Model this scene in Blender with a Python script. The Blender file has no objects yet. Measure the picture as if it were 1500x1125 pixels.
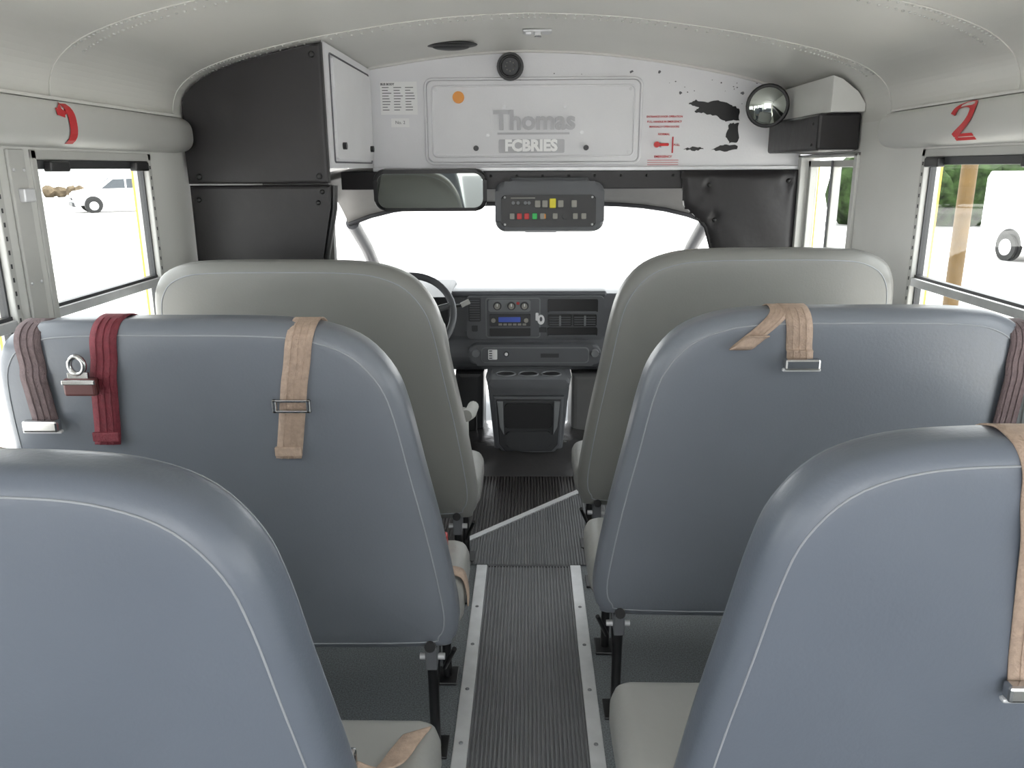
import bpy, bmesh, math, random
from mathutils import Vector, Matrix
random.seed(4)
S=bpy.context.scene
COL=S.collection
def lin(c):
    c=c/255.0
    return c/12.92 if c<=.04045 else ((c+.055)/1.055)**2.4
def L(c): return (lin(c[0]),lin(c[1]),lin(c[2]),1)
def mat(name,c,rough=.5,metal=0,ns=8,na=.08,bump=0,bs=60,spec=.5,coat=0,trans=0):
    m=bpy.data.materials.new(name); m.use_nodes=True
    nt=m.node_tree; b=nt.nodes['Principled BSDF']
    tc=nt.nodes.new('ShaderNodeTexCoord')
    n=nt.nodes.new('ShaderNodeTexNoise'); n.inputs['Scale'].default_value=ns; n.inputs['Detail'].default_value=4
    nt.links.new(tc.outputs['Object'],n.inputs['Vector'])
    r=nt.nodes.new('ShaderNodeValToRGB')
    col=L(c); 
    r.color_ramp.elements[0].position=.3; r.color_ramp.elements[1].position=.7
    r.color_ramp.elements[0].color=tuple(max(0,x*(1-na)) for x in col[:3])+(1,)
    r.color_ramp.elements[1].color=tuple(min(1,x*(1+na)) for x in col[:3])+(1,)
    nt.links.new(n.outputs['Fac'],r.inputs['Fac']); nt.links.new(r.outputs['Color'],b.inputs['Base Color'])
    b.inputs['Roughness'].default_value=rough; b.inputs['Metallic'].default_value=metal
    b.inputs['Specular IOR Level'].default_value=spec; b.inputs['Coat Weight'].default_value=coat
    if bump>0:
        n2=nt.nodes.new('ShaderNodeTexNoise'); n2.inputs['Scale'].default_value=bs; n2.inputs['Detail'].default_value=3
        nt.links.new(tc.outputs['Object'],n2.inputs['Vector'])
        bp=nt.nodes.new('ShaderNodeBump'); bp.inputs['Strength'].default_value=bump; bp.inputs['Distance'].default_value=.01
        nt.links.new(n2.outputs['Fac'],bp.inputs['Height']); nt.links.new(bp.outputs['Normal'],b.inputs['Normal'])
    return m
def glassmat(name,tint=(1,1,1),g=.05):
    m=bpy.data.materials.new(name); m.use_nodes=True; nt=m.node_tree; nt.nodes.clear()
    o=nt.nodes.new('ShaderNodeOutputMaterial'); mx=nt.nodes.new('ShaderNodeMixShader')
    t=nt.nodes.new('ShaderNodeBsdfTransparent'); t.inputs[0].default_value=(*tint,1)
    gl=nt.nodes.new('ShaderNodeBsdfGlossy'); gl.inputs['Roughness'].default_value=.02
    mx.inputs[0].default_value=g
    nt.links.new(t.outputs[0],mx.inputs[1]); nt.links.new(gl.outputs[0],mx.inputs[2]); nt.links.new(mx.outputs[0],o.inputs[0])
    return m
M={}
M['ceil']=mat('ceiling_paint',(212,211,206),.42,ns=3,na=.03,bump=.03,bs=25)
M['bulk']=mat('bulkhead_white',(226,226,229),.45,ns=5,na=.03,bump=.08,bs=120)
M['wall']=mat('wall_paint',(216,216,212),.45,ns=4,na=.04)
M['roll']=mat('header_roll_paint',(238,238,234),.4,ns=4,na=.02)
M['frame']=mat('window_frame_grey',(190,190,186),.4,ns=6,na=.06)
M['alu']=mat('brushed_aluminium',(215,216,218),.4,.35,ns=20,na=.08)
M['chrome']=mat('chrome',(190,190,190),.22,1,na=.02)
M['black']=mat('black_plastic',(30,30,32),.4,ns=10,na=.1)
M['blackm']=mat('black_painted_steel',(18,18,20),.35)
M['pad']=mat('black_vinyl_padding',(36,34,36),.42,ns=5,na=.12,bump=.25,bs=14,spec=.4)
M['seat3']=mat('seat_vinyl_row3_daylight_tone',(102,109,121),.34,ns=3,na=.05,bump=.05,bs=160,spec=.5)  # seat vinyl in three row tones; daylight difference between rows painted into the colour
M['seatb']=mat('seat_vinyl_row2_daylight_tone',(114,119,128),.34,ns=3,na=.05,bump=.05,bs=160,spec=.5)
M['seatw']=mat('seat_vinyl_row1_daylight_tone',(130,130,127),.36,ns=3,na=.04,bump=.05,bs=160,spec=.5)
M['cush']=mat('cushion_vinyl',(150,150,147),.45,ns=3,na=.05,bump=.12,bs=30)
M['seam']=mat('seat_thread',(150,154,160),.7)
M['floor']=mat('speckled_floor_vinyl',(108,113,117),.55,ns=250,na=.5,bump=.03,bs=80)
M['rib']=mat('ribbed_rubber',(104,105,108),.45,ns=15,na=.08)
M['ribbk']=mat('ribbed_rubber_black',(62,59,58),.3,ns=8,na=.15)
M['gloss']=mat('glossy_black_rubber',(60,59,60),.22,ns=5,na=.15,bump=.5,bs=7)
M['dash']=mat('dash_plastic',(92,94,98),.5,ns=10,na=.05,bump=.05,bs=200)
M['dashd']=mat('dash_plastic_dark',(48,49,52),.45)
M['dashl']=mat('dash_plastic_light',(122,124,127),.5)
M['liner']=mat('cab_headliner',(108,107,104),.7,ns=10,na=.06)
M['pillar']=mat('cab_pillar_grey',(112,112,112),.6)
M['red']=mat('red_paint',(195,40,45),.5)
M['redp']=mat('red_plastic',(200,30,30),.35)
M['tan']=mat('tan_webbing',(178,155,138),.75,ns=90,na=.12,bump=.3,bs=300)
M['mar']=mat('maroon_webbing',(118,40,52),.7,ns=90,na=.15,bump=.3,bs=300)
M['brn']=mat('brown_webbing',(104,88,90),.75,ns=90,na=.15,bump=.3,bs=300)
M['brnb']=mat('brown_buckle',(92,50,50),.4)
M['yellow']=mat('school_bus_yellow',(225,190,80),.45)
M['orange']=mat('orange_reflector',(235,150,35),.3)
M['label']=mat('label_paper',(240,240,240),.6,na=.01)
M['ink']=mat('label_ink',(100,100,105),.7)
M['grey']=mat('embossed_grey',(186,186,190),.5)
M['badge']=mat('badge_grey',(188,188,192),.5)
M['white']=mat('white_paint',(250,250,250),.35,na=.01)
M['yb']=mat('switch_yellow',(230,215,40),.4); M['gb']=mat('switch_green',(40,190,90),.4); M['gs']=mat('switch_grey',(150,148,140),.5)
M['blue']=mat('display_blue',(60,90,200),.3)
M['glass']=glassmat('window_glass',(.97,.98,.97),.05)
M['mirror']=mat('mirror_silver',(210,216,210),.03,1,na=.01)
M['asph']=mat('asphalt_pale',(186,184,182),.9,ns=.35,na=.10,bump=.1,bs=30)
M['carw']=mat('car_white',(240,240,240),.25,na=.01,coat=.5)
M['carg']=mat('car_glass_dark',(60,66,72),.1)
M['tyre']=mat('tyre_rubber',(30,30,30),.8)
M['leaf']=mat('hedge_leaves',(34,48,24),.9,ns=3,na=.8,bump=.8,bs=12,spec=.1)
M['dry']=mat('dry_verge',(84,74,60),.9,ns=3,na=.3,bump=.8,bs=12,spec=.1)
M['post']=mat('timber_post',(88,66,28),.7,ns=12,na=.2)
M['drv']=mat('driver_seat_grey',(180,180,176),.6,ns=8,na=.05)

def empty(name,loc=(0,0,0)):
    e=bpy.data.objects.new(name,None); e.empty_display_size=.1; e.location=loc; COL.objects.link(e); return e
def fin(name,bm,m,parent=None,smooth=False,loc=None):
    me=bpy.data.meshes.new(name); bmesh.ops.recalc_face_normals(bm,faces=bm.faces[:]); bm.to_mesh(me); bm.free()
    if m: me.materials.append(M[m] if isinstance(m,str) else m)
    if smooth:
        me.polygons.foreach_set('use_smooth',[True]*len(me.polygons))
    o=bpy.data.objects.new(name,me); COL.objects.link(o)
    if parent: o.parent=parent
    if loc: o.location=loc
    return o
def addbox(bm,x0,x1,y0,y1,z0,z1):
    vs=[bm.verts.new((x,y,z)) for x in(x0,x1) for y in(y0,y1) for z in(z0,z1)]
    for f in((0,1,3,2),(4,6,7,5),(0,4,5,1),(2,3,7,6),(0,2,6,4),(1,5,7,3)): bm.faces.new([vs[i] for i in f])
def box(name,x0,x1,y0,y1,z0,z1,m,parent=None,bev=0,seg=2):
    bm=bmesh.new(); addbox(bm,min(x0,x1),max(x0,x1),y0,y1,z0,z1)
    if bev>0: bmesh.ops.bevel(bm,geom=bm.edges[:],offset=bev,segments=seg,profile=.5,affect='EDGES')
    return fin(name,bm,m,parent,bev>0 and seg>2)
def boxes(name,lst,m,parent=None,bev=0):
    bm=bmesh.new()
    for b in lst: addbox(bm,min(b[0],b[1]),max(b[0],b[1]),*b[2:])
    if bev>0: bmesh.ops.bevel(bm,geom=bm.edges[:],offset=bev,segments=2,profile=.5,affect='EDGES')
    return fin(name,bm,m,parent)
def prism(name,pts,axis,a,b,m,parent=None,bev=0,seg=2,smooth=False):
    bm=bmesh.new()
    def mk(p,d):
        if axis=='y': return (p[0],d,p[1])
        if axis=='x': return (d,p[0],p[1])
        return (p[0],p[1],d)
    A=[bm.verts.new(mk(p,a)) for p in pts]; B=[bm.verts.new(mk(p,b)) for p in pts]
    bm.faces.new(A); bm.faces.new(B)
    n=len(pts)
    for i in range(n): bm.faces.new([A[i],A[(i+1)%n],B[(i+1)%n],B[i]])
    if bev>0:
        As,Bs=set(A),set(B)
        es=[e for e in bm.edges if (e.verts[0] in As and e.verts[1] in As) or (e.verts[0] in Bs and e.verts[1] in Bs)]
        bmesh.ops.bevel(bm,geom=es,offset=bev,segments=seg,profile=.5,affect='EDGES')
    return fin(name,bm,m,parent,smooth)
def rrect(x0,x1,z0,z1,r,n=5):
    p=[]
    for cx,cz,a0 in((x1-r,z1-r,0),(x0+r,z1-r,90),(x0+r,z0+r,180),(x1-r,z0+r,270)):
        for i in range(n+1):
            a=math.radians(a0+90*i/n); p.append((cx+r*math.cos(a),cz+r*math.sin(a)))
    return p
def cyl(name,c,r,h,axis,m,parent=None,r2=None,seg=28,smooth=False):
    bm=bmesh.new(); bmesh.ops.create_cone(bm,cap_ends=True,segments=seg,radius1=r,radius2=r if r2 is None else r2,depth=h)
    if axis=='y': bmesh.ops.rotate(bm,verts=bm.verts,matrix=Matrix.Rotation(math.pi/2,3,'X'))
    if axis=='x': bmesh.ops.rotate(bm,verts=bm.verts,matrix=Matrix.Rotation(math.pi/2,3,'Y'))
    bmesh.ops.translate(bm,verts=bm.verts,vec=Vector(c))
    return fin(name,bm,m,parent,smooth)
def ball(name,c,sc,m,parent=None,u=24,v=14):
    bm=bmesh.new(); bmesh.ops.create_uvsphere(bm,u_segments=u,v_segments=v,radius=1)
    bmesh.ops.scale(bm,verts=bm.verts,vec=sc); bmesh.ops.translate(bm,verts=bm.verts,vec=Vector(c))
    return fin(name,bm,m,parent,True)
def tube(name,pts,r,m,parent=None,cyclic=False,res=4):
    cu=bpy.data.curves.new(name,'CURVE'); cu.dimensions='3D'; cu.bevel_depth=r; cu.bevel_resolution=res; cu.use_fill_caps=True
    sp=cu.splines.new('POLY'); sp.points.add(len(pts)-1)
    for i,p in enumerate(pts): sp.points[i].co=(*p,1)
    sp.use_cyclic_u=cyclic; cu.materials.append(M[m])
    o=bpy.data.objects.new(name,cu); COL.objects.link(o)
    if parent: o.parent=parent
    return o
def text(name,s,loc,size,m,parent=None,rot=(math.pi/2,0,0),ext=.002,align='CENTER',bold=0):
    cu=bpy.data.curves.new(name,'FONT'); cu.body=s; cu.size=size; cu.extrude=ext; cu.align_x=align; cu.align_y='CENTER'; cu.offset=bold; cu.resolution_u=3
    cu.materials.append(M[m]); o=bpy.data.objects.new(name,cu); o.location=loc; o.rotation_euler=rot; COL.objects.link(o)
    if parent: o.parent=parent
    return o
def cat(pts,k=5,closed=False):
    out=[]; n=len(pts)
    rng=range(n if closed else n-1)
    for i in rng:
        g=(lambda j: pts[j%n]) if closed else (lambda j: pts[max(0,min(n-1,j))])
        p0,p1,p2,p3=g(i-1),g(i),g(i+1),g(i+2)
        for t in range(k):
            t/=k
            out.append(tuple(.5*((2*p1[d])+(-p0[d]+p2[d])*t+(2*p0[d]-5*p1[d]+4*p2[d]-p3[d])*t*t+(-p0[d]+3*p1[d]-3*p2[d]+p3[d])*t**3) for d in range(len(p1))))
    if not closed: out.append(tuple(pts[-1]))
    return out

W=1.14
YB=-2.3
YF=3.5
# ---------------- shell ----------------
box('floor',-W-.08,W+.08,YB,4.9,-.06,0,'floor')
half=[(1.14,1.54),(1.135,1.60),(1.11,1.65),(1.05,1.695),(.96,1.73),(.86,1.757),(.66,1.797),(.4,1.835),(.2,1.853),(0,1.86)]
prof=cat(half,4)
prof=prof+[(-x,z) for x,z in reversed(prof[:-1])]
def pnorm(i):
    a=prof[max(0,i-1)]; b=prof[min(len(prof)-1,i+1)]
    dx,dz=b[0]-a[0],b[1]-a[1]; l=math.hypot(dx,dz)
    return (-dz/l,dx/l)
def offp(i,o):
    n=pnorm(i); return (prof[i][0]+n[0]*o,prof[i][1]+n[1]*o)
def strip(name,y0,y1,o0,o1,m,parent=None):
    bm=bmesh.new(); rows=[]
    for y in (y0,y1):
        for o in (o0,o1):
            rows.append([bm.verts.new((offp(i,o)[0],y,offp(i,o)[1])) for i in range(len(prof))])
    n=len(prof)
    for i in range(n-1):
        for a,b in((0,1),(1,3),(3,2),(2,0)):
            bm.faces.new([rows[a][i],rows[a][i+1],rows[b][i+1],rows[b][i]])
    ob=fin(name,bm,m,parent,False)
    return ob
sgn=1 if offp(len(prof)//2,1)[1]<1.86 else -1
strip('ceiling',YB,YF,0,-.03*sgn,'ceil')
bows=[-.9,-.1,.62,1.32,2.02,2.70]
eb=empty('trim_1')
for i,y in enumerate(bows):
    strip('roof_bow_%d'%i,y-.035,y+.035,.0005*sgn,.003*sgn,'ceil',eb)
V=[];F=[]
for y in bows[2:]:
    for dy in(-.027,.027):
        for i in range(0,len(prof)-1):
            for f in (0,.5):
                a_=offp(i,.003*sgn); b_=offp(i+1,.003*sgn)
                x=a_[0]*(1-f)+b_[0]*f; z=a_[1]*(1-f)+b_[1]*f
                if abs(x)>1.08: continue
                c0=len(V); r=.0046
                for rr,h in((r,0),(r*.7,.003)):
                    for k in range(6):
                        t=k*math.pi/3; V.append((x+rr*math.cos(t),y+dy+rr*math.sin(t),z-h))
                V.append((x,y+dy,z-.0038))
                for k in range(6):
                    F.append((c0+k,c0+(k+1)%6,c0+6+(k+1)%6,c0+6+k)); F.append((c0+6+k,c0+6+(k+1)%6,c0+12))
me=bpy.data.meshes.new('rivet_heads'); me.from_pydata(V,[],F); me.materials.append(M['frame'])
o=bpy.data.objects.new('rivet_heads',me); COL.objects.link(o); o.parent=eb
strip('front_flange',YF-.03,YF-.001,.0005*sgn,.008*sgn,'ceil',eb)

def wall(name,s,spans,yend,door=None):
    e=empty(name)
    x0,x1=s*W,s*(W+.055)
    L_=[(x0,x1,YB,2.87 if door else YF,0,.78)]
    L_.append((x0,x1,YB,YF,1.445,1.60))
    ys=[YB]
    for a,b in spans: ys+= [a,b]
    ys.append(2.87 if door else YF)
    for i in range(0,len(ys),2):
        if ys[i+1]-ys[i]>.001: L_.append((x0,x1,ys[i],ys[i+1],.78,1.445))
    boxes('panel',L_,'wall',e)
    L2=[(s*(W+.0555),s*(W+.062),a[2],a[3],a[4],a[5]) for a in L_]
    boxes('outer_skin',L2,'yellow',e)
    for i in range(2,len(ys)-1,2):
        a,b=ys[i],ys[i+1]
        if b-a<.3:
            c=(a+b)/2
            box('post_cover',s*(W-.008),s*W,c-.03,c+.03,.3,1.445,'frame',e,.003)
            for z in (.9,1.15,1.4):
                for yy in (c-.018,c+.018): ball('screw',(s*(W-.009),yy,z),(.003,.004,.004),'alu',e,8,6)
            box('catch',s*(W-.022),s*(W-.006),c-.012,c+.028,1.33,1.36,'alu',e,.003)
    box('sill_rail',s*(W-.02),s*W,YB,2.6,.745,.78,'frame',e,.006)
    return e
spL=[(-1.01,-.41),(-.29,.31),(.43,1.03),(1.15,1.75),(1.87,2.47)]
spR=[(-1.01,-.41),(-.29,.31),(.43,1.03),(1.1,1.66),(1.78,2.42)]
wall('wall_left',-1,spL,YF)
wall('wall_right',1,spR,YF,True)
def window(i,s,a,b):
    e=empty('window_%d'%i)
    z0,z1,zm=.78,1.445,1.065
    xi,xo=s*(W-.004),s*(W+.03)
    t=.022
    boxes('frame',[(xi,xo,a,b,z0,z0+t),(xi,xo,a,b,z1-t,z1),(xi,xo,a,a+t,z0,z1),(xi,xo,b-t,b,z0,z1)],'frame',e,.003)
    boxes('dark_seal',[(xi+s*.016,xo,a+t,a+t+.006,z0+t,z1-t),(xi+s*.016,xo,b-t-.006,b-t,z0+t,z1-t)],'dashd',e)
    boxes('mid_rail',[(xi+s*.002,xo,a+t,b-t,zm-.012,zm+.012)],'alu',e,.002)
    boxes('rail_seal',[(xi+s*.012,xo-s*.004,a+t,b-t,zm+.012,zm+.02)],'dashd',e)
    boxes('top_sash',[(xi+s*.002,xo,a+t,b-t,z1-t-.022,z1-t)],'dashd',e,.002)
    for c in(a+.09,b-.09):
        box('sash_latch',s*(W-.02),s*(W+.002),c-.04,c+.04,z1-.05,z1-.025,'black',e,.004)
    boxes('perforation',[(s*(W-.0055),s*(W-.003),b-.016,b-.012,z0+k*.03+.02,z0+k*.03+.03) for k in range(21)],'dashd',e)
    boxes('glass',[(s*(W+.016),s*(W+.02),a+t,b-t,z0+t,z1-t)],'glass',e)
k=1
for sp,s in((spL,-1),(spR,1)):
    for a,b in sp: window(k,s,a,b); k+=1
def rollx(z):
    q=min(1,abs((z-1.505)/.055)); return W-.062*(1-q**3)**(1/2.2)
def roll(name,s,y1):
    pts=[]
    for i in range(25):
        z=1.45+.11*i/24; pts.append((s*rollx(z),z))
    pts=[(s*(W+.01),1.45)]+pts+[(s*(W+.01),1.56)]
    o=prism(name,pts,'y',YB,y1,'roll',None)
    for p in o.data.polygons: p.use_smooth=(len(p.vertices)==4)
    return o
e=empty('trim_2'); o=roll('header_roll',-1,2.66); o.parent=e
box('flange',-W,-W+.03,YB,2.66,1.558,1.566,'ceil',e,.002)
e=empty('trim_3'); o=roll('header_roll',1,2.60); o.parent=e
box('flange',W-.03,W,YB,2.60,1.558,1.566,'ceil',e,.002)
def strokes(name,s,yc,lines,w,sm=True):
    bm=bmesh.new()
    for ln in lines:
        if sm: ln=cat(ln,8)
        else:
            q=[]
            for i in range(len(ln)-1):
                for t in range(6): q.append((ln[i][0]+(ln[i+1][0]-ln[i][0])*t/6,ln[i][1]+(ln[i+1][1]-ln[i][1])*t/6))
            ln=q+[ln[-1]]
        n=len(ln); prev=None
        for i,(u,v) in enumerate(ln):
            a=ln[max(0,i-1)]; b=ln[min(n-1,i+1)]
            d=Vector((b[0]-a[0],b[1]-a[1])); d.normalize(); nx,nz=-d.y*w,d.x*w
            q=[]
            for sg in(-1,1):
                uu=u+sg*nx*1.3; vv=v+sg*nz*.8
                y=yc+uu*(-s); z=1.505+vv
                q.append(bm.verts.new((s*(rollx(z)-.002),y,z)))
            if prev: bm.faces.new([prev[0],q[0],q[1],prev[1]])
            prev=q
    return fin(name,bm,'red',None)
strokes('seat_number_one',-1,1.94,[[(.016,.045),(.020,.0),(.022,-.046)],[(.018,.040),(-.022,.024)],[(-.022,.030),(-.026,.014)]],.0125,False)
strokes('seat_number_two',1,2.11,[[(-.045,.018),(-.035,.036),(.0,.042),(.035,.034),(.04,.014),(.015,-.010),(-.04,-.036)],[(-.045,-.037),(.05,-.037)]],.010)

# ---------------- bulkhead ----------------
e=empty('wall_front')
pp=[(x,z) for x,z in prof if abs(x)<=1.14]
prism('bulkhead_panel',[(W,1.40)]+pp+[(-W,1.40)],'y',YF,YF+.03,'bulk',e)
box('bottom_trim',-.66,W,YF-.012,YF,1.385,1.402,'alu',e,.003)
box('header_black',-.80,.66,YF-.006,YF+.02,1.31,1.386,'pad',e,.004)
for i in range(12): ball('header_screw',(-.6+i*.11,YF-.008,1.365),(.006,.004,.006),'blackm',e,10,6)
def tufted(name,poly,tufts,y,m,parent):
    x0=min(p[0] for p in poly); x1=max(p[0] for p in poly); z0=min(p[1] for p in poly); z1=max(p[1] for p in poly)
    prism(name+'_board',poly,'y',y-.004,y+.03,m,parent,.006,2)
    bm=bmesh.new(); nx,nz=44,44; g=[]
    def inside(x,z):
        c=False; n=len(poly); j=n-1
        for i in range(n):
            xi,zi=poly[i]; xj,zj=poly[j]
            if (zi>z)!=(zj>z) and x<(xj-xi)*(z-zi)/(zj-zi)+xi: c=not c
            j=i
        return c
    def edged(x,z):
        d=9; n=len(poly)
        for i in range(n):
            a=Vector(poly[i]); b=Vector(poly[(i+1)%n]); p=Vector((x,z)); ab=b-a
            t=max(0,min(1,(p-a).dot(ab)/ab.length_squared)); d=min(d,(p-(a+ab*t)).length)
        return d if inside(x,z) else 0
    for i in range(nx+1):
        row=[]
        for j in range(nz+1):
            x=x0+(x1-x0)*i/nx; z=z0+(z1-z0)*j/nz
            d=edged(x,z); h=.016*min(1,d/.03)**.5 if d>0 else -.003
            for tx,tz in tufts:
                r=math.hypot(x-tx,z-tz); an=math.atan2(z-tz,x-tx)
                h-=.016*math.exp(-(r/.022)**2)+.004*math.exp(-(r/.07)**2)*(.5+.5*math.cos(7*an))
            if d>0: h+=.0015*math.sin(31*x+17*z)
            row.append(bm.verts.new((x,y-.004-h,z)))
        g.append(row)
    for i in range(nx):
        for j in range(nz): 
            xc=x0+(x1-x0)*(i+.5)/nx; zc=z0+(z1-z0)*(j+.5)/nz
            if inside(xc,zc): bm.faces.new([g[i][j],g[i+1][j],g[i+1][j+1],g[i][j+1]])
    for v in [v for v in bm.verts if not v.link_faces]: bm.verts.remove(v)
    fin(name,bm,m,parent,True)
    for tx,tz in tufts: ball('tuft_button',(tx,y-.006,tz),(.010,.008,.010),'blackm',parent,14,8)
tufted('right_padding',[(.64,1.385),(1.13,1.385),(1.13,.60),(.80,.60),(.80,1.02),(.76,1.15),(.66,1.24)],[(.76,1.325),(1.09,1.34),(.79,1.18),(1.1,.95)],YF-.02,'pad',e)
prism('left_padding',[(-1.13,1.385),(-.86,1.385),(-.84,1.2),(-.86,.3),(-1.13,.3)],'y',YF-.02,YF+.01,'pillar',e,.01)
boxes('lower_bulkhead',[(.82,W,YF,YF+.02,0,1.39),(-W,-.86,YF,YF+.02,0,1.39)],'pillar',e)
bm=bmesh.new()
for i in range(26):
    x=random.choice([random.uniform(.55,.95),random.uniform(-.1,.95)]); z=random.uniform(1.68,1.78)-.1*max(0,x-.5)
    r=random.uniform(.0015,.004)
    if random.random()<.25: r=.007
    vs=[bm.verts.new((x+r*random.uniform(.5,1.4)*math.cos(a),YF-.0012,z+r*random.uniform(.5,1.2)*math.sin(a))) for a in [j*math.pi/3 for j in range(6)]]
    bm.faces.new(vs)
fin('paint_chips',bm,'ink',e)

e=empty('access_panel')
prism('panel',rrect(-.42,.457,1.424,1.744,.02),'y',YF-.016,YF,'bulk',e,.005)
def ring2d(name,x0,x1,z0,z1,r,w,y,m,parent,d=.006):
    tube(name,[(p[0],y,p[1]) for p in rrect(x0,x1,z0,z1,r)],w,m,parent,True)
ring2d('outer_bead',-.428,.465,1.416,1.752,.028,.006,YF-.008,'bulk',e)
ring2d('inner_bead',-.40,.437,1.444,1.724,.02,.004,YF-.017,'bulk',e)
text('lettering','Thomas',(.025,YF-.02,1.585),.105,'grey',e,bold=.003,ext=.004)
prism('badge_band',rrect(-.125,.15,1.458,1.513,.006,3),'y',YF-.0175,YF-.015,'badge',e)
text('lettering_2','FCBRIES',(.01,YF-.019,1.486),.062,'white',e,bold=.003)
prism('underline',[(-.13,1.532),(.17,1.532),(.17,1.54),(-.13,1.54)],'y',YF-.019,YF-.016,'grey',e)
for x in(-.22,.24):
    cyl('quarter_turn',(x,YF-.02,1.478),.011,.01,'y','dashd',e)
for x,z in((-.1,1.64),(-.17,1.53),(.22,1.54),(.15,1.64),(-.385,1.46),(.42,1.46),(-.385,1.71),(.42,1.71)):
    cyl('bolt',(x,YF-.018,z),.007,.005,'y','alu',e,seg=12)
e=empty('reflector_disc'); cyl('lens',(-.29,YF-.02,1.68),.021,.009,'y','orange',e); cyl('rim',(-.29,YF-.018,1.68),.024,.005,'y','orange',e)
e=empty('information_label')
box('sheet',-.616,-.463,YF-.002,YF-.0005,1.615,1.744,'label',e)
PL=[]
for r in range(9):
    for sgm in range(3):
        w=random.uniform(.02,.04); PL.append((-.608+sgm*.048,-.608+sgm*.048+w,YF-.0026,YF-.002,1.632+r*.011,1.635+r*.011))
boxes('print_lines',PL,'ink',e)
text('heading','BUS BODY',(-.585,YF-.003,1.734),.012,'ink',e,ext=.0003,bold=.0006)
e=empty('inspection_label'); box('sheet',-.575,-.50,YF-.002,YF-.0005,1.565,1.60,'label',e); text('print','No. 2',(-.537,YF-.003,1.583),.018,'ink',e,ext=.0003)
e=empty('door_release_decal')
for i,(t,z,s) in enumerate((('ENTRANCE DOOR OPERATION',1.60,.0105),('PULL HANDLE IN EMERGENCY',1.58,.0105),('MANUALLY OPEN DOORS',1.56,.0105),('NORMAL',1.53,.012),('PULL',1.487,.012),('EMERGENCY',1.44,.013))):
    text('line_%d'%i,t,(.565 if i!=4 else .62,YF-.002,z),s,'red',e,ext=.0004,bold=.0003)
boxes('fine_print',[(.50,.63,YF-.002,YF-.001,1.407+i*.009,1.409+i*.009) for i in range(3)],'red',e)
prism('arrow',[(.60,1.52),(.606,1.52),(.606,1.455),(.60,1.455)],'y',YF-.002,YF-.0005,'red',e)
e=empty('door_release_valve'); cyl('stem',(.555,YF-.02,1.488),.01,.04,'y','alu',e); 
box('handle',.525,.58,YF-.05,YF-.038,1.482,1.494,'redp',e,.004); cyl('knob',(.53,YF-.045,1.488),.012,.014,'y','redp',e)
e=empty('adhesive_residue')
def blob(pts):
    q=[]
    n=len(pts)
    for i in range(n):
        a=pts[i]; b=pts[(i+1)%n]
        for t in(0,.2,.4,.6,.8):
            q.append((a[0]+(b[0]-a[0])*t+random.uniform(-.004,.004),a[1]+(b[1]-a[1])*t+random.uniform(-.003,.003)))
    prism('patch',q,'y',YF-.0016,YF-.0004,'blackm',e)
blob([(.66,1.648),(.69,1.665),(.73,1.655),(.78,1.662),(.84,1.645),(.872,1.625),(.872,1.585),(.82,1.580),(.78,1.600),(.73,1.612),(.69,1.618),(.705,1.635)])
blob([(.835,1.572),(.874,1.572),(.876,1.50),(.84,1.492),(.822,1.525)])
blob([(.65,1.470),(.69,1.463),(.73,1.468),(.73,1.476),(.69,1.480)])
blob([(.765,1.466),(.82,1.460),(.872,1.470),(.872,1.483),(.82,1.490),(.79,1.478)])
e=empty('ceiling_speaker_grille')
ball('bezel',(-.29,3.2,1.843),(.10,.065,.012),'black',e); ball('centre',(-.29,3.2,1.835),(.07,.04,.012),'dashd',e)
e=empty('roof_latch_plate'); box('plate',-.02,.08,2.96,3.03,1.850,1.858,'alu',e,.003); box('catch',.02,.045,2.985,3.01,1.838,1.852,'chrome',e,.003); box('tab',-.01,.01,2.98,3.0,1.843,1.852,'alu',e,.002)
e=empty('warning_buzzer'); cyl('body',(-.075,YF-.02,1.795),.05,.04,'y','black',e,r2=.055); 
bm=bmesh.new(); bmesh.ops.create_cone(bm,cap_ends=True,segments=24,radius1=.028,radius2=.032,depth=.012,matrix=Matrix.Translation((-.075,YF-.045,1.795))@Matrix.Rotation(math.pi/2,4,'X')); fin('face',bm,'dashd',e)
for i in range(8): ball('hole',(-.075+.018*math.cos(i*.785),YF-.052,1.795+.018*math.sin(i*.785)),(.003,.002,.003),'gs',e,8,6)
tube('ring',[(-.075+.04*math.cos(i*math.pi/16),YF-.043,1.795+.04*math.sin(i*math.pi/16)) for i in range(32)],.005,'blackm',e,True)
e=empty('convex_mirror')
e.location=(.925,3.28,1.625); e.rotation_euler=(math.radians(5),0,math.radians(-12))
def disc_dome(name,m,r,h,parent):
    bm=bmesh.new(); n=32; rings=[]
    for k in range(1,9):
        f=k/8; rings.append([bm.verts.new((r*f*math.cos(2*math.pi*i/n),-h*(1-f*f),r*f*math.sin(2*math.pi*i/n))) for i in range(n)])
    cv=bm.verts.new((0,-h,0))
    for i in range(n): bm.faces.new([cv,rings[0][i],rings[0][(i+1)%n]])
    for k in range(7):
        for i in range(n): bm.faces.new([rings[k][i],rings[k][(i+1)%n],rings[k+1][(i+1)%n],rings[k+1][i]])
    return fin(name,bm,m,parent,True)
disc_dome('glass','mirror',.072,.02,e)
tube('rim',[(.074*math.cos(i*math.pi/16),.003,.074*math.sin(i*math.pi/16)) for i in range(32)],.008,'black',e,True)
cyl('back_shell',(0,.022,0),.072,.035,'y','black',e)
tube('arm',[(0,.03,0),(.02,.12,.04),(.02,.2,.05)],.008,'black',e)
e=empty('door_operator_box')
prism('cover_upper',[(1.02,1.575),(W-.004,1.575),(W-.004,1.60),(1.108,1.64),(1.05,1.682),(1.02,1.692)],'y',2.86,YF-.002,'wall',e,.003)
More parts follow.
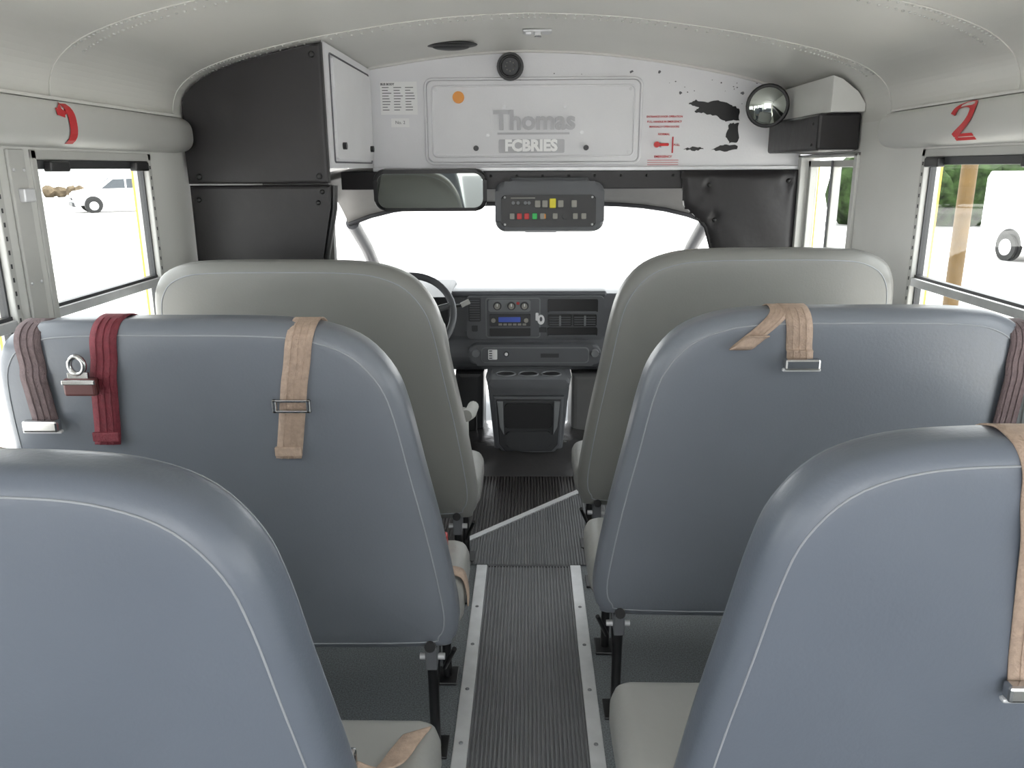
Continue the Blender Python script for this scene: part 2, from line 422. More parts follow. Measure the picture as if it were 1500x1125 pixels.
box('cover_padding',.99,W-.005,2.88,YF-.03,1.45,1.574,'pad',e,.01)
for z in(1.47,1.54): ball('screw',(.988,2.93,z),(.004,.006,.006),'blackm',e,8,6)

# ---------------- left cabinet ----------------
e=empty('overhead_cabinet')
cx=-.656; cy=2.74
top=[(x,z-.006) for x,z in prof if x<cx+.005 and x>-1.132]
def topz(x):
    for i in range(len(prof)-1):
        if prof[i+1][0]<=x<=prof[i][0]:
            t=(x-prof[i][0])/(prof[i+1][0]-prof[i][0]); return prof[i][1]+t*(prof[i+1][1]-prof[i][1])
    return 1.54
body=[(cx,1.40),(cx,topz(cx)-.006)]+top+[(-1.13,1.40)]
prism('box',body,'y',cy,YF-.002,'bulk',e)
pad=[(cx-.004,1.352),(cx-.004,topz(cx)-.010)]+[(max(-1.125,x+.006),z-.006) for x,z in top[1:]]+[(-1.13,1.50),(-1.13,1.352)]
prism('upper_padding',pad,'y',cy-.035,cy+.001,'pad',e,.010,3,False)
for x,z in((-.69,1.75),(-.69,1.375),(-1.09,1.375)): ball('button',(x,cy-.037,z),(.01,.006,.01),'blackm',e)
prism('side_door',rrect(2.80,3.44,1.43,1.755,.012),'x',cx,cx+.012,'bulk',e,.003)
tube('door_gap',[(cx+.002,p[0],p[1]) for p in rrect(2.79,3.45,1.42,1.765,.012)],.003,'ink',e,True)
for y in(2.88,3.38): cyl('latch',(cx+.016,y,1.475),.012,.018,'x','blackm',e)
for z in(1.5,1.68): box('hinge',cx,cx+.008,2.79,2.80,z-.02,z+.02,'alu',e)
e=empty('driver_partition')
prism('padding',[(-1.13,1.347),(-.655,1.347),(-.662,1.27),(-.72,1.0),(-.78,.75),(-.78,.2),(-1.13,.2)],'y',cy-.03,cy,'pad',e,.012,3)
for x,z in((-.685,1.325),(-1.1,1.3),(-.70,1.29)): ball('button',(x,cy-.032,z),(.008,.006,.008),'blackm',e)
tube('edge_tube',[(-.65,cy-.005,1.345),(-.655,cy-.005,1.27),(-.715,cy-.005,1.0),(-.775,cy-.005,.75),(-.775,cy-.005,0)],.012,'blackm',e)

# ---------------- entrance door ----------------
e=empty('door_1')
boxes('jamb',[(W-.01,W+.07,2.872,2.905,0,1.443),(W-.01,W+.07,3.455,3.498,0,1.443),(W-.01,W+.07,2.872,3.498,1.43,1.443)],'wall',e,.004)
boxes('leaf_frame',[(W+.02,W+.05,2.91,2.94,.02,1.42),(W+.02,W+.05,3.165,3.195,.02,1.42),(W+.02,W+.05,3.42,3.45,.02,1.42),(W+.02,W+.05,2.91,3.45,1.395,1.42),(W+.02,W+.05,2.91,3.45,.02,.08),(W+.02,W+.05,2.91,3.45,.62,.66)],'frame',e,.003)
boxes('rubber_seal',[(W+.015,W+.055,3.177,3.183,.02,1.42)],'dashl',e)
boxes('yellow_edge',[(W+.052,W+.056,3.413,3.42,.02,1.42)],'yellow',e)
boxes('glass',[(W+.033,W+.037,2.94,3.42,.08,1.395)],'glass',e)

# ---------------- cab ----------------
def quad(name,vs,m,p,th=.01):
    bm=bmesh.new(); bm.faces.new([bm.verts.new(v) for v in vs]); o=fin(name,bm,m,p)
    md=o.modifiers.new('s','SOLIDIFY'); md.thickness=th; return o
C=.92
e=empty('ceiling_cab')
bm=bmesh.new(); rows=[]
for k in range(9):
    t=k/8; y=3.53+.60*t
    row=[]
    for i in range(17):
        x=-C+2*C*i/16
        z=1.40-.01*t-.165*t**2.2-.10*(abs(x)/C)**4*(.6+.4*t)
        row.append(bm.verts.new((x,y,z)))
    rows.append(row)
for k in range(8):
    for i in range(16): bm.faces.new([rows[k][i],rows[k][i+1],rows[k+1][i+1],rows[k+1][i]])
o=fin('headliner',bm,'liner',e,True); md=o.modifiers.new('s','SOLIDIFY'); md.thickness=.03; md.offset=1
tube('windshield_top_trim',[(-C+2*C*i/16,4.13,1.225-.10*(abs(-C+2*C*i/16)/C)**4) for i in range(17)],.014,'dashd',e)
for s,nm in((-1,'wall_cab_left'),(1,'wall_cab_right')):
    e=empty(nm)
    tube('a_pillar',[(s*(C-.02),4.13,1.13),(s*(C-.02),4.45,.98),(s*(C-.01),4.85,.76)],.035,'dashd',e)
    tube('b_pillar',[(s*(C-.02),3.57,1.32),(s*(C-.02),3.57,1.0),(s*(C-.02),3.57,.5)],.045,'pillar',e)
    box('door_lower',s*C,s*(C+.03),3.53,4.9,0,.80,'pillar',e,.01)
    box('door_upper',s*C,s*(C+.03),3.53,4.2,1.24,1.42,'liner',e,.01)
    box('door_armrest',s*(C-.07),s*C,3.6,4.1,.55,.60,'dashd',e,.015)
e=empty('windshield')
quad('glass',[(-C+.06,4.14,1.16),(C-.06,4.14,1.16),(C-.06,4.86,.76),(-C+.06,4.86,.76)],'glass',e,.004)
box('cowl',-C+.05,C-.05,4.72,4.90,.66,.70,'dashd',e,.02)

# dashboard
e=empty('dashboard')
dp=[(4.65,.76),(4.2,.795),(4.02,.79),(3.97,.77),(3.96,.60),(3.93,.56),(3.90,.52),(3.90,.46),(3.95,.41),(4.1,.38),(4.65,.38)]
prism('body',cat(dp,3,True),'x',-C+.08,C-.08,'dash',e)
box('top_lip',-.40,.39,3.955,4.2,.775,.805,'dash',e,.012,3)
Y=3.955
def face(name,x0,x1,z0,z1,m,d=.012,r=.01,y=Y):
    return prism(name,rrect(x0,x1,z0,z1,r),'y',y-d,y+.01,m,e,.003)
face('centre_bezel',-.31,.375,.565,.782,'dash',.02,.02)
face('bezel_inset',-.215,.06,.572,.775,'dashl',.022,.012)
face('bezel_inset_dark',-.208,.053,.578,.769,'dash',.025,.010)
face('vent_vertical',-.30,-.238,.655,.775,'dashd',.024,.008)
boxes('vent_vertical_slats',[(-.294,-.244,Y-.03,Y-.02,.665+i*.012,.669+i*.012) for i in range(9)],'dash',e)
face('small_switch',-.285,-.255,.605,.635,'dashd',.026,.004)
face('climate_panel',-.20,.01,.706,.766,'dashl',.03,.008)
for x in(-.155,-.085,-.02):
    cyl('knob_ring',(x,Y-.032,.736),.021,.008,'y','dashd',e); cyl('knob',(x,Y-.042,.736),.013,.02,'y','gs',e,r2=.014); box('knob_mark',x-.002,x+.002,Y-.054,Y-.05,.736,.75,'white',e)
face('climate_red',-.06,-.045,.742,.755,'redp',.032,.003)
face('radio',-.195,.01,.632,.694,'dashd',.032,.006)
face('radio_display',-.15,-.04,.655,.68,'blue',.036,.003)
boxes('radio_buttons',[(-.15+i*.024,-.132+i*.024,Y-.038,Y-.03,.638,.648) for i in range(6)],'gs',e)
for x in(-.175,-.012): cyl('radio_knob',(x,Y-.038,.664),.011,.015,'y','gs',e)
face('tray_slot',-.195,.01,.582,.622,'blackm',.03,.006)
face('sticker',.035,.05,.66,.70,'white',.026,.003); face('sticker_2',.04,.09,.60,.625,'dashd',.024,.003)
ball('key_fob_sticker',(.062,Y-.026,.665),(.018,.003,.025),'white',e); ball('key_fob_mark',(.062,Y-.028,.668),(.007,.003,.012),'ink',e)
face('storage_upper',.095,.345,.70,.768,'blackm',.026,.008); face('storage_lip',.10,.34,.70,.708,'dash',.034,.003)
for a in(.098,.222):
    face('vent',a,a+.118,.632,.69,'blackm',.028,.006)
    boxes('vent_slats',[(a+.006,a+.112,Y-.034,Y-.026,.64+i*.012,.644+i*.012) for i in range(4)],'dash',e)
    box('vent_tab',a+.054,a+.064,Y-.038,Y-.03,.636,.686,'dashl',e)
face('storage_lower',.095,.345,.58,.625,'blackm',.026,.008); face('storage_lower_lip',.10,.34,.58,.588,'dash',.034,.003)
prism('lower_panel',rrect(-.30,.36,.445,.552,.045,8),'y',3.86,3.94,'dash',e,.014,3)
prism('lower_panel_inset',rrect(-.235,.30,.46,.54,.02,5),'y',3.855,3.87,'dashl',e,.003)
prism('lower_panel_face',rrect(-.23,.295,.465,.535,.018,5),'y',3.852,3.87,'dash',e,.003)
for x in(-.262,.328): cyl('round_knob',(x,3.855,.51),.022,.02,'y','dashl',e,r2=.018)
face('instruction_tag',-.20,-.155,.48,.53,'white',.01,.003,3.855); boxes('tag_print',[(-.195,-.18,3.843,3.846,.485+i*.012,.491+i*.012) for i in range(4)],'ink',e)
cyl('power_outlet',(-.11,3.85,.508),.014,.01,'y','dashd',e); cyl('outlet_ring',(-.11,3.845,.508),.008,.01,'y','white',e)
boxes('lower_slots',[(.06,.15,3.848,3.853,.49,.51)],'dashd',e)
prism('cluster_hood',[(3.80,.80),(4.2,.83),(4.3,.79),(3.95,.60),(3.86,.60)],'x',-.80,-.38,'dashd',e,.02,3)

e=empty('centre_console')
prism('housing',[(-.205,.43),(.205,.43),(.195,.38),(.165,.06),(.12,.03),(-.12,.03),(-.165,.06),(-.195,.38)],'y',3.68,3.89,'dash',e,.018,3)
prism('cup_tray',rrect(-.195,.195,.395,.435,.02),'y',3.63,3.85,'dash',e,.012,3)
for x in(-.11,0,.11):
    cyl('cup_well',(x,3.73,.434),.045,.006,'z','blackm',e); tube('cup_ring',[(x+.046*math.cos(i*math.pi/10),3.73+.046*math.sin(i*math.pi/10),.437) for i in range(20)],.004,'dashl',e,True)
prism('front_frame',[(-.17,.345),(.17,.345),(.155,.10),(.12,.055),(-.12,.055),(-.155,.10)],'y',3.655,3.69,'dash',e,.008)
prism('bin_face',[(-.155,.33),(.155,.33),(.142,.105),(.112,.07),(-.112,.07),(-.142,.105)],'y',3.645,3.68,'dashd',e,.006)
prism('bin_opening',rrect(-.115,.115,.19,.315,.02),'y',3.638,3.66,'blackm',e,.003)
prism('bin_lower',rrect(-.11,.11,.09,.175,.02),'y',3.636,3.66,'dashd',e,.006)
for s in(-1,1): prism('side_grip',[(s*.122,.325),(s*.15,.325),(s*.138,.20),(s*.118,.16)],'y',3.63,3.66,'dashl',e,.003)

bm=bmesh.new(); n=40
rows=[]
for j in range(18):
    row=[]
    for i in range(n):
        u=-1+2*i/(n-1); v=-1+2*j/17
        r=(abs(u)**3+abs(v)**3)**(1/3)
        z=.007+.085*max(0,1-r**2.5)
        z+=.010*math.sin(6*u+3*v)*max(0,1-r)+.006*math.sin(13*u-7*v)*max(0,1-r)
        row.append(bm.verts.new((.02+.62*u,3.90+.42*v,z)))
    rows.append(row)
for j in range(17):
    for i in range(n-1): bm.faces.new([rows[j][i],rows[j][i+1],rows[j+1][i+1],rows[j+1][i]])
fin('engine_cover',bm,'gloss',None,True)
e=empty('footwell_trim')
prism('kick_panel',[(.22,.0),(.42,.0),(.38,.38),(.22,.38)],'y',3.95,4.3,'pillar',e,.03,3)
prism('kick_panel_left',[(-.42,.0),(-.24,.0),(-.23,.38),(-.38,.38)],'y',4.0,4.3,'dashd',e,.03,3)
box('pedal_brake',-.50,-.38,3.95,3.97,.12,.19,'black',e,.01); box('pedal_gas',-.33,-.27,3.97,3.99,.05,.18,'black',e,.01)

def ribs(name,x0,x1,f0,f1,m,pitch=.0107,h=.004,z=.0):
    bm=bmesh.new(); n=int(round((x1-x0)/pitch)); pitch=(x1-x0)/n
    def q(a,b,za,zb):
        vs=[bm.verts.new((a,f0(a),za)),bm.verts.new((b,f0(b),zb)),bm.verts.new((b,f1(b),zb)),bm.verts.new((a,f1(a),za))]
        bm.faces.new(vs)
    for i in range(n):
        x=x0+i*pitch; p=pitch
        q(x,x+.15*p,z,z+h); q(x+.15*p,x+.60*p,z+h,z+h); q(x+.60*p,x+.75*p,z+h,z); q(x+.75*p,x+p,z,z)
    return fin(name,bm,m,None)
yd=lambda x: 2.87+(x+.195)*1.054
ribs('aisle_runner',-.152,.152,lambda x:YB,lambda x:2.62,'rib',z=.002)
ribs('entry_mat',-.42,.38,lambda x:2.63,lambda x:max(2.631,min(3.49,yd(x))),'rib',z=.001)
ribs('cab_mat',-.70,.40,lambda x:max(2.63,yd(x)),lambda x:3.52,'ribbk',pitch=.014,h=.006,z=.001)
e=empty('trim_4')
for s in(-1,1):
    box('aisle_strip',s*.150,s*.188,YB,2.62,.0,.008,'alu',e,.002)
    for i in range(22): ball('screw',(s*.169,YB+.12+i*.215,.008),(.006,.006,.003),'dashl',e,10,6)
box('cross_strip',-.188,.188,2.612,2.626,.0,.006,'dashd',e,.001)
d=Vector((1,1.054,0)).normalized(); nn=Vector((-d.y,d.x,0))*.013
a=Vector((-.26,yd(-.26),0)); b=Vector((.33,yd(.33),0))
prism('diagonal_strip',[(p.x,p.y) for p in(a-nn,b-nn,b+nn,a+nn)],'z',.0,.008,'alu',e)

e=empty('rear_view_mirror'); e.location=(-.408,3.40,1.308); e.rotation_euler=(math.radians(6.5),0,math.radians(3))
prism('housing',rrect(-.235,.235,-.085,.085,.045,8),'y',0,.045,'black',e,.015,3)
prism('glass',rrect(-.218,.218,-.070,.070,.036,8),'y',-.004,.004,'mirror',e,.001)
tube('bracket',[(0,.04,.02),(0,.09,.06)],.012,'black',e)
e=empty('switch_console'); e.location=(.087,3.42,1.24); e.rotation_euler=(math.radians(-6),0,0)
prism('housing',rrect(-.225,.225,-.10,.10,.04,8),'y',-.05,.10,'dash',e,.022,4,False)
prism('hanging_base',[(-.19,.07),(.19,.07),(.16,.12),(-.16,.12)],'y',.0,.06,'dash',e,.01)
prism('face_plate',rrect(-.20,.19,-.085,.045,.02,5),'y',-.058,-.04,'black',e,.004)
def sw(x,z,m,w=.02,h=.024):
    prism('switch_bezel',rrect(x-w/2-.003,x+w/2+.003,z-h/2-.003,z+h/2+.003,.003,2),'y',-.062,-.05,'dashd',e)
    prism('switch',rrect(x-w/2,x+w/2,z-h/2,z+h/2,.003,2),'y',-.07,-.05,m,e,.002)
for x,m in((-.05,'gs'),(-.02,'gs'),(.045,'gs'),(.10,'gs')): sw(x,.008,m,.022,.028)
sw(.012,.010,'yb',.026,.038)
for x in(-.15,-.13,-.10,-.085):
    cyl('indicator',(x,-.062,.012),.007,.01,'y','dashl',e,seg=14)
for x,m in((-.155,'gs'),(-.125,'redp'),(-.095,'redp'),(-.062,'gb'),(-.03,'gs'),(.022,'gs'),(.105,'gs'),(.14,'gs')): sw(x,-.042,m)
cyl('dial',(.065,-.064,-.042),.013,.02,'y','black',e); sw(-.02,-.042,'orange',.008,.02)
for x,z in((-.185,.035),(.175,.035),(-.185,-.075),(.175,-.075)): ball('screw',(x,-.058,z),(.005,.003,.005),'alu',e,8,6)
box('hatch_marks',-.16,-.06,-.0605,-.057,.03,.034,'gs',e)
e=empty('interior_mirror'); e.location=(.06,3.95,1.115)
prism('shell',rrect(-.09,.09,-.022,.022,.02,5),'y',0,.02,'black',e,.006); tube('stem',[(0,.02,0),(0,.1,.1)],.007,'black',e)

e=empty('steering_wheel'); e.location=(-.535,3.50,.765); e.rotation_euler=(math.radians(-36),0,0)
tube('rim',[(.20*math.cos(i*math.pi/24),0,.20*math.sin(i*math.pi/24)) for i in range(48)],.016,'dash',e,True,6)
ball('hub',(0,.01,0),(.075,.03,.065),'dash',e)
for a in(15,165,270): tube('spoke',[(0,.01,0),(.195*math.cos(math.radians(a)),0,.195*math.sin(math.radians(a)))],.014,'dash',e)
tube('column',[(0,.01,0),(0,.22,-.02)],.04,'dashd',e)
tube('shift_lever',[(.03,.09,.03),(.12,.09,.08),(.225,.09,.095)],.007,'black',e); tube('lever_grip',[(.225,.09,.095),(.262,.09,.115)],.012,'drv',e)
e=empty('driver_seat')
box('cushion',-.80,-.29,2.99,3.30,.30,.44,'drv',e,.05,5)
prism('backrest',cat([(-.78,.42),(-.80,.7),(-.74,.92),(-.62,.98),(-.54,.98),(-.36,.92),(-.30,.7),(-.31,.42)],4,True),'y',2.87,2.99,'drv',e,.03,4,True)
tube('armrest',[(-.245,2.98,.46),(-.235,3.08,.44),(-.235,3.24,.42)],.024,'drv',e)
box('side_bolster',-.31,-.255,2.98,3.25,.28,.42,'drv',e,.02,5)
box('pedestal',-.72,-.38,3.02,3.25,.007,.31,'blackm',e,.02)

# ---------------- passenger seats ----------------
OUT=[(.165,.37),(.176,.48),(.197,.62),(.228,.79),(.253,.93),(.279,1.013),(.333,1.082),(.41,1.118),(.51,1.132),(.70,1.135),(.93,1.133),(1.02,1.118),(1.075,1.075),(1.098,.98),(1.105,.7),(1.105,.36),(1.085,.305),(1.04,.295),(.6,.29),(.23,.295),(.18,.315)]
T=.125; LEAN=.11
def crest(xa,ztop):
    p=cat(OUT[:16],6)
    z=1.135
    for i in range(len(p)-1):
        if p[i][0]<=xa<=p[i+1][0] and p[i][1]>.9:
            t=(xa-p[i][0])/max(1e-6,p[i+1][0]-p[i][0]); z=p[i][1]+t*(p[i+1][1]-p[i][1]); break
    return .3+(z-.3)*(ztop-.3)/.835
def yback(z,yb): 
    return yb-LEAN*((z-.33)/.8)
R=.040; RF=.05
def bus_seat(s,yb,ztop,m,inset=0):
    e=empty('bench_seat')
    pts=[]
    for x,z in cat(OUT,4,True):
        if inset: x=1.105-(1.105-x)*(1-inset/.94)
        pts.append((x,.3+(z-.3)*(ztop-.3)/.835))
    cx=.635+inset/2; cz=.30+(ztop-.30)*.5
    hx,hz=.47-inset/2,.42
    spec=[]; n=6
    for k in range(n+1):
        a=math.pi/2*k/n; spec.append((R*(1-math.sin(a)),R*(1-math.cos(a))))
    spec=spec[::-1]
    for k in range(n+1):
        a=math.pi/2*k/n; spec.append((T-RF*(1-math.sin(a)),RF*(1-math.cos(a))))
    bm=bmesh.new(); rings=[]
    ph=random.uniform(0,6)
    def ring(dep,ins,bul=0,kx=None,wr=0):
        r=[]
        for x,z in pts:
            if kx is None: sx=1-ins/hx; sz=1-ins/hz
            else: sx=sz=kx
            X=cx+(x-cx)*sx; Z=cz+(z-cz)*sz
            r.append(bm.verts.new((s*X,yback(Z,yb)+dep+bul+wr*math.sin(9*X+7*Z+ph),Z)))
        return r
    for kk,bl in((.2,-.010),(.4,-.010),(.6,-.008),(.76,-.005)):
        rings.append(ring(0,0,bl,kk,.003))
    rings.append(ring(0,R+.03,-.003)); rings.append(ring(0,R+.006,-.001))
    # spec reversed above is (dep from 0..R , inset from R..0)
    for d_,i_ in spec: rings.append(ring(d_,i_))
    for kk,bl in((.82,.006),(.6,.012),(.35,.014)): rings.append(ring(T,0,bl,kk))
    N=len(pts)
    for a,b in zip(rings[:-1],rings[1:]):
        for i in range(N): bm.faces.new([a[i],a[(i+1)%N],b[(i+1)%N],b[i]])
    for rr in(rings[0],rings[-1]):
        c=bm.verts.new(sum((v.co for v in rr),Vector())/N)
        for i in range(N): bm.faces.new([c,rr[i],rr[(i+1)%N]])
    fin('backrest',bm,m,e,True)
    for dep,ins,nm in((.0012,R-.010,'rear_seam'),(T-.016,RF*.25,'front_seam')):
        pl=[]
        for x,z in pts:
            X=cx+(x-cx)*(1-ins/hx); Z=cz+(z-cz)*(1-ins/hz)
            pl.append((s*X,yback(Z,yb)+dep,Z))
        tube(nm,pl,.0016,'seam',e,True,2)
    x0,x1=.160,1.10
    yc0,yc1=yb+.085,yb+.375
    bm=bmesh.new(); addbox(bm,s*x0 if s>0 else s*x1,s*x1 if s>0 else s*x0,yc0,yc1,.295,.42)
    bmesh.ops.bevel(bm,geom=bm.edges[:],offset=.042,segments=5,profile=.5,affect='EDGES')
    fin('cushion',bm,'cush',e,True)
    bx=s*.23
    tube('leg_rear',[(bx,yb+.02,.31),(bx,yb+.035,.15),(bx,yb+.04,.0)],.013,'blackm',e)
    tube('leg_front',[(bx,yb+.33,.30),(bx,yb+.33,.0)],.013,'blackm',e)
    tube('frame_rail',[(bx,yb-.01,.32),(bx,yb+.10,.285),(bx,yb+.35,.285)],.013,'blackm',e)
    tube('brace',[(bx,yb+.04,.12),(bx,yb+.16,.28)],.009,'blackm',e)
    tube('cross_rail',[(s*.20,yb+.30,.285),(s*1.1,yb+.30,.285)],.012,'blackm',e)
    box('foot_plate',bx-.03,bx+.03,yb,yb+.08,0,.008,'blackm',e,.002); box('foot_plate_front',bx-.03,bx+.03,yb+.29,yb+.37,0,.008,'blackm',e,.002)
    box('hinge_bracket',bx-.014,bx+.014,yb+.0,yb+.06,.25,.31,'dash',e,.004)
    tube('hinge_bolt',[(bx-.03,yb+.03,.27),(bx+.03,yb+.03,.27)],.008,'alu',e)
    tube('latch_strut',[(bx-s*.05,yb+.06,.27),(bx-s*.02,yb+.10,.19)],.006,'blackm',e)
    box('wall_leg',s*1.04,s*1.07,yb+.05,yb+.36,0,.295,'blackm',e,.004)
    return e
seats={}
for key,s,yb,zt,m,ins in(('l3',-1,.90,1.082,'seat3',.055),('l2',-1,1.64,1.110,'seatb',0),('l1',-1,2.36,1.145,'seatw',0),
                     ('r3',1,1.02,1.074,'seat3',.06),('r2',1,1.79,1.104,'seatb',0),('r1',1,2.47,1.165,'seatw',0)):
    seats[key]=(s,yb,zt); bus_seat(s,yb,zt,m,ins)

def belt(key,xt,xb,length,m,buckle=None,w=.025,frontlen=.08,tail='end'):
    s,yb,zt=seats[key]; zc=crest(abs((xt)),zt)
    e=empty('seat_belt')
    yt=yback(zc,yb)
    P=[(yt+T+.006,zc-frontlen),(yt+T+.005,zc-.055),(yt+T-.012,zc-.014),(yt+T*.6,zc+.004),(yt+T*.35,zc+.004),(yt+.014,zc-.008),(yt+.0,zc-.035),(yback(zc-.08,yb)-.007,zc-.08)]
    k=6
    for i in range(1,k+1):
        z=zc-.08-(length-.08)*i/k; P.append((yback(z,yb)-.015-(.004 if i==k else 0),z))
    n=len(P); Q=[]
    for i,(y,z) in enumerate(P):
        t=max(0,(zc-z)/length) if i>3 else 0
        Q.append((s*abs(xt)+(s*abs(xb)-s*abs(xt))*t,y,z))
    Q=cat(Q,4)
    bm=bmesh.new(); prev=None
    for i,p in enumerate(Q):
        q=[bm.verts.new((p[0]+dx*w,p[1]-(.0015 if abs(dx)<.9 else 0),p[2])) for dx in(-1,-.5,0,.5,1)]
        if prev:
            for j in range(4): bm.faces.new([prev[j],q[j],q[j+1],prev[j+1]])
        prev=q
    o=fin('webbing',bm,m,e,True); md=o.modifiers.new('s','SOLIDIFY'); md.thickness=.003
    for dx in(-.5,0,.5):
        tube('weave_line',[(p[0]+dx*w,p[1]-.0028,p[2]) for p in Q[len(Q)//3:]],.0008,m,e,False,1)
    def at(l):
        z=zc-l; t=l/length; return (s*abs(xt)+(s*abs(xb)-s*abs(xt))*t, yback(z,yb)-.018, z)
    if buckle:
        for kind,l in buckle:
            x,y,z=at(l)
            if kind=='slide':
                boxes('slide_adjuster',[(x-w-.012,x+w+.012,y-.010,y-.002,z+.008,z+.014),(x-w-.012,x+w+.012,y-.010,y-.002,z-.014,z-.008),(x-w-.012,x-w-.003,y-.010,y-.002,z-.014,z+.014),(x+w+.003,x+w+.012,y-.010,y-.002,z-.014,z+.014)],'chrome',e,.002)
            if kind=='stitch':
                box('folded_end',x-w-.001,x+w+.001,y-.006,y+.002,z-.004,z+.016,m,e,.002)
            if kind=='tongue':
                x-=.035
                box('buckle_body',x-.035,x+.03,y-.022,y-.004,z-.022,z+.014,'brnb',e,.005)
                box('buckle_face',x-.036,x+.031,y-.024,y-.02,z+.002,z+.012,'chrome',e,.002)
                tube('tongue_loop',[(x-.006+.015*math.cos(a*math.pi/8),y-.012,z+.040+.018*math.sin(a*math.pi/8)) for a in range(16)],.0055,'chrome',e,True)
                box('tongue_plate',x-.026,x+.016,y-.016,y-.010,z+.008,z+.026,'chrome',e,.001)
            if kind=='metal':
                box('buckle_body',x-w-.010,x+w+.010,y-.022,y-.002,z-.013,z+.012,'chrome',e,.005); box('buckle_lip',x-w-.013,x+w+.013,y-.016,y-.004,z-.017,z-.010,'alu',e,.003)
    return e
belt('l2',.449,.500,.285,'tan',[('slide',.165),('stitch',.275)],w=.027)
belt('l2',.84,.875,.262,'mar',[('tongue',.125),('stitch',.25)],w=.027)
belt('l2',1.0,.995,.215,'brn',[('metal',.205)],w=.027)
belt('r2',.575,.585,.115,'tan',[('metal',.112)],w=.028)
belt('r2',.545,.49,.05,'tan',[],w=.022)
belt('r2',1.055,1.055,.25,'brn',[('metal',.24)])
belt('r3',.625,.680,.36,'tan',[('metal',.355)],w=.03)
belt('l3',.66,.66,.05,'tan',[])
e=empty('seat_belt')
bm=bmesh.new(); prev=None
for p in cat([(-.295,1.05,.49),(-.265,1.07,.46),(-.235,1.12,.432),(-.215,1.18,.425),(-.20,1.22,.422)],5):
    q=[bm.verts.new((p[0]+dx*.024,p[1]+dx*.012,p[2])) for dx in(-1,0,1)]
    if prev:
        for j in range(2): bm.faces.new([prev[j],q[j],q[j+1],prev[j+1]])
    prev=q
o=fin('webbing',bm,'tan',e,True); md=o.modifiers.new('s','SOLIDIFY'); md.thickness=.004
box('buckle_body',-.315,-.27,1.04,1.06,.48,.52,'chrome',e,.006)
e=empty('seat_belt_buckle'); box('body',-.275,-.215,1.91,1.95,.42,.462,'redp',e,.005); box('slot',-.267,-.223,1.92,1.94,.462,.465,'blackm',e)
tube('stalk',[(-.28,1.93,.43),(-.34,1.90,.42)],.008,'blackm',e)
e=empty('seat_belt')
bm=bmesh.new(); prev=None
for p in cat([(-.20,1.80,.43),(-.165,1.80,.42),(-.152,1.80,.38),(-.15,1.80,.34)],4):
    q=[bm.verts.new((p[0],p[1]+dx*.022,p[2])) for dx in(-1,1)]
    if prev: bm.faces.new([prev[0],q[0],q[1],prev[1]])
    prev=q
o=fin('webbing',bm,'tan',e,True); md=o.modifiers.new('s','SOLIDIFY'); md.thickness=.003

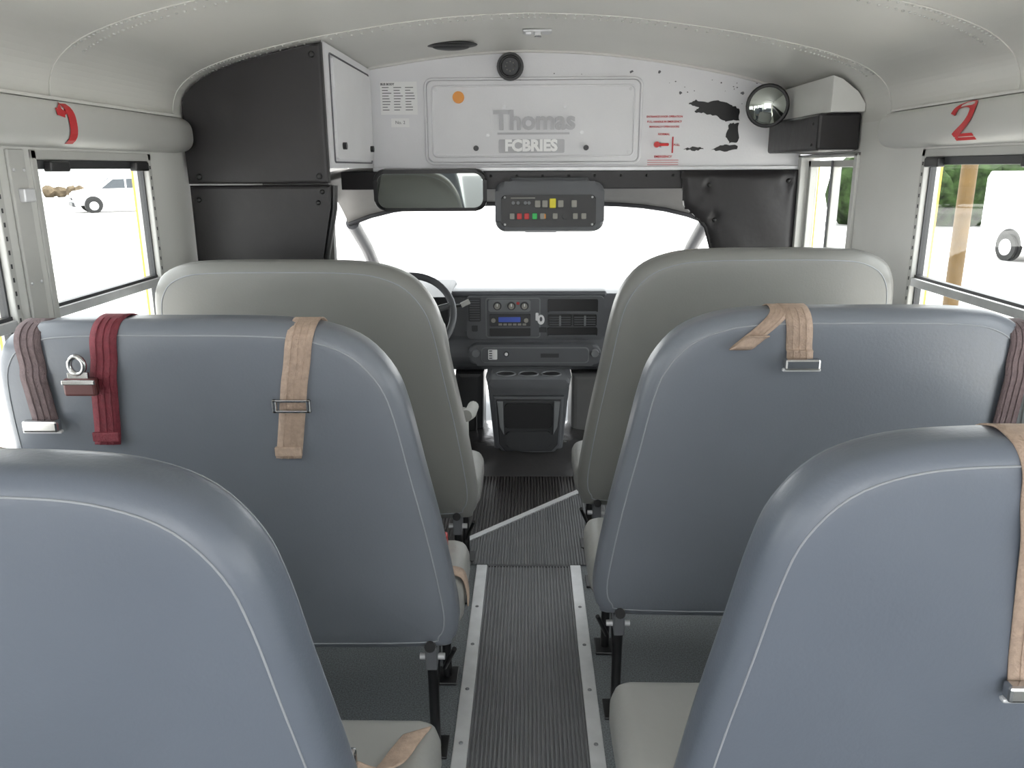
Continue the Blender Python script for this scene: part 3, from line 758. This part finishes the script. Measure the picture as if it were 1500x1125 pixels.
# ---------------- outside ----------------
G=-.9
bm=bmesh.new(); vs=[bm.verts.new(v) for v in((-150,-60,G),(150,-60,G),(150,200,G),(-150,200,G))]; bm.faces.new(vs); fin('parking_lot_ground',bm,'asph')
def car(name,loc,rz,van=False,sc=1):
    e=empty(name,loc); e.rotation_euler=(0,0,rz); e.scale=(sc,sc,sc)
    if van: pf=[(-2.5,.35),(-2.5,1.0),(-2.35,1.15),(-1.7,1.3),(-1.1,2.05),(-.8,2.15),(2.4,2.15),(2.5,2.0),(2.5,.35)]; win=[(-1.5,1.3),(-1.0,1.95),(-.1,1.95),(-.1,1.3)]
    else: pf=[(-2.25,.35),(-2.3,.75),(-2.15,.98),(-1.3,1.12),(-.6,1.62),(0,1.75),(1.5,1.74),(2.0,1.45),(2.2,1.0),(2.25,.35)]; win=[(-1.05,1.12),(-.5,1.55),(1.55,1.60),(1.85,1.15)]
    prism('body',pf,'y',-.88,.88,'carw',e,.10,3)
    for sgn in(-1,1):
        prism('side_glass',win,'y',sgn*.885-.01,sgn*.885+.01,'carg',e)
        box('door_pillar',.0,.07,sgn*.88-.02,sgn*.88+.02,1.1,1.65,'carw',e)
        for x in(-1.45,1.4):
            cyl('wheel_arch',(x,sgn*.86,.38),.40,.08,'y','blackm',e); cyl('tyre',(x,sgn*.86,.33),.33,.2,'y','tyre',e); cyl('rim',(x,sgn*.93,.33),.20,.08,'y','alu',e)
        prism('headlamp',[(-2.31,.75),(-2.22,.92),(-1.95,.95),(-1.98,.78)],'y',sgn*.72-.17,sgn*.72+.165,'chrome',e)
    x0=-1.25 if not van else -1.68
    quad('windscreen',[(x0,-.74,1.16),(x0,.74,1.16),(x0+.62,.66,1.60),(x0+.62,-.66,1.60)],'carg',e,.03)
    box('bumper',-2.36,-2.2,-.8,.8,.30,.50,'dashd',e,.03); box('grille',-2.335,-2.28,-.4,.4,.6,.72,'dashd',e,.01)
    return e
car('parked_car',(-23.0,46,G),math.radians(35),sc=1.15)
car('parked_van',(13.0,19.0,G),math.radians(100),van=True)
def hedge(name,x0,x1,y,h,n,m='leaf'):
    bm=bmesh.new()
    for i in range(n):
        x=x0+(x1-x0)*i/(n-1)+random.uniform(-.4,.4)
        bmesh.ops.create_icosphere(bm,subdivisions=2,radius=h*random.uniform(.5,.65),matrix=Matrix.Translation((x,y+random.uniform(-.6,.6),G+h*.5)))
    for v in bm.verts: v.co+=Vector([random.uniform(-.12,.12) for _ in range(3)])
    return fin(name,bm,m)
hedge('hedge',13,30,33,2.6,22)
hedge('dry_hedge',-70,-26,70,.9,44,'dry')
e=empty('parking_post',(2.64,5.0,0)); cyl('pole',(0,0,G+1.3),.045,2.6,'z','post',e); cyl('pole_cap',(0,0,G+2.62),.05,.04,'z','post',e); cyl('base',(0,0,G+.05),.12,.1,'z','dashd',e)

# ---------------- light ----------------
w=bpy.data.worlds.new('overcast_sky'); S.world=w; w.use_nodes=True
bg=w.node_tree.nodes['Background']; bg.inputs[0].default_value=(.95,.98,1,1); bg.inputs[1].default_value=4.2
su=bpy.data.lights.new('sun','SUN'); su.energy=13.0; su.angle=.3; su.color=(1,.98,.95)
o=bpy.data.objects.new('sun',su); o.rotation_euler=(math.radians(-12),math.radians(14),0); COL.objects.link(o)
S.view_settings.view_transform='Standard'; S.view_settings.exposure=0.17; S.view_settings.gamma=1.05
# ---------------- camera ----------------
cam=bpy.data.cameras.new('camera'); co=bpy.data.objects.new('camera',cam); COL.objects.link(co)
cam.sensor_width=36; cam.lens=28.03; cam.clip_start=.02; cam.clip_end=500
co.location=(0,0,1.40)
Rm=Matrix.Rotation(math.radians(1.23),4,'Z')@Matrix.Rotation(math.radians(90-15.2),4,'X')@Matrix.Rotation(math.radians(-.3),4,'Z')
co.rotation_euler=Rm.to_euler()
S.camera=co
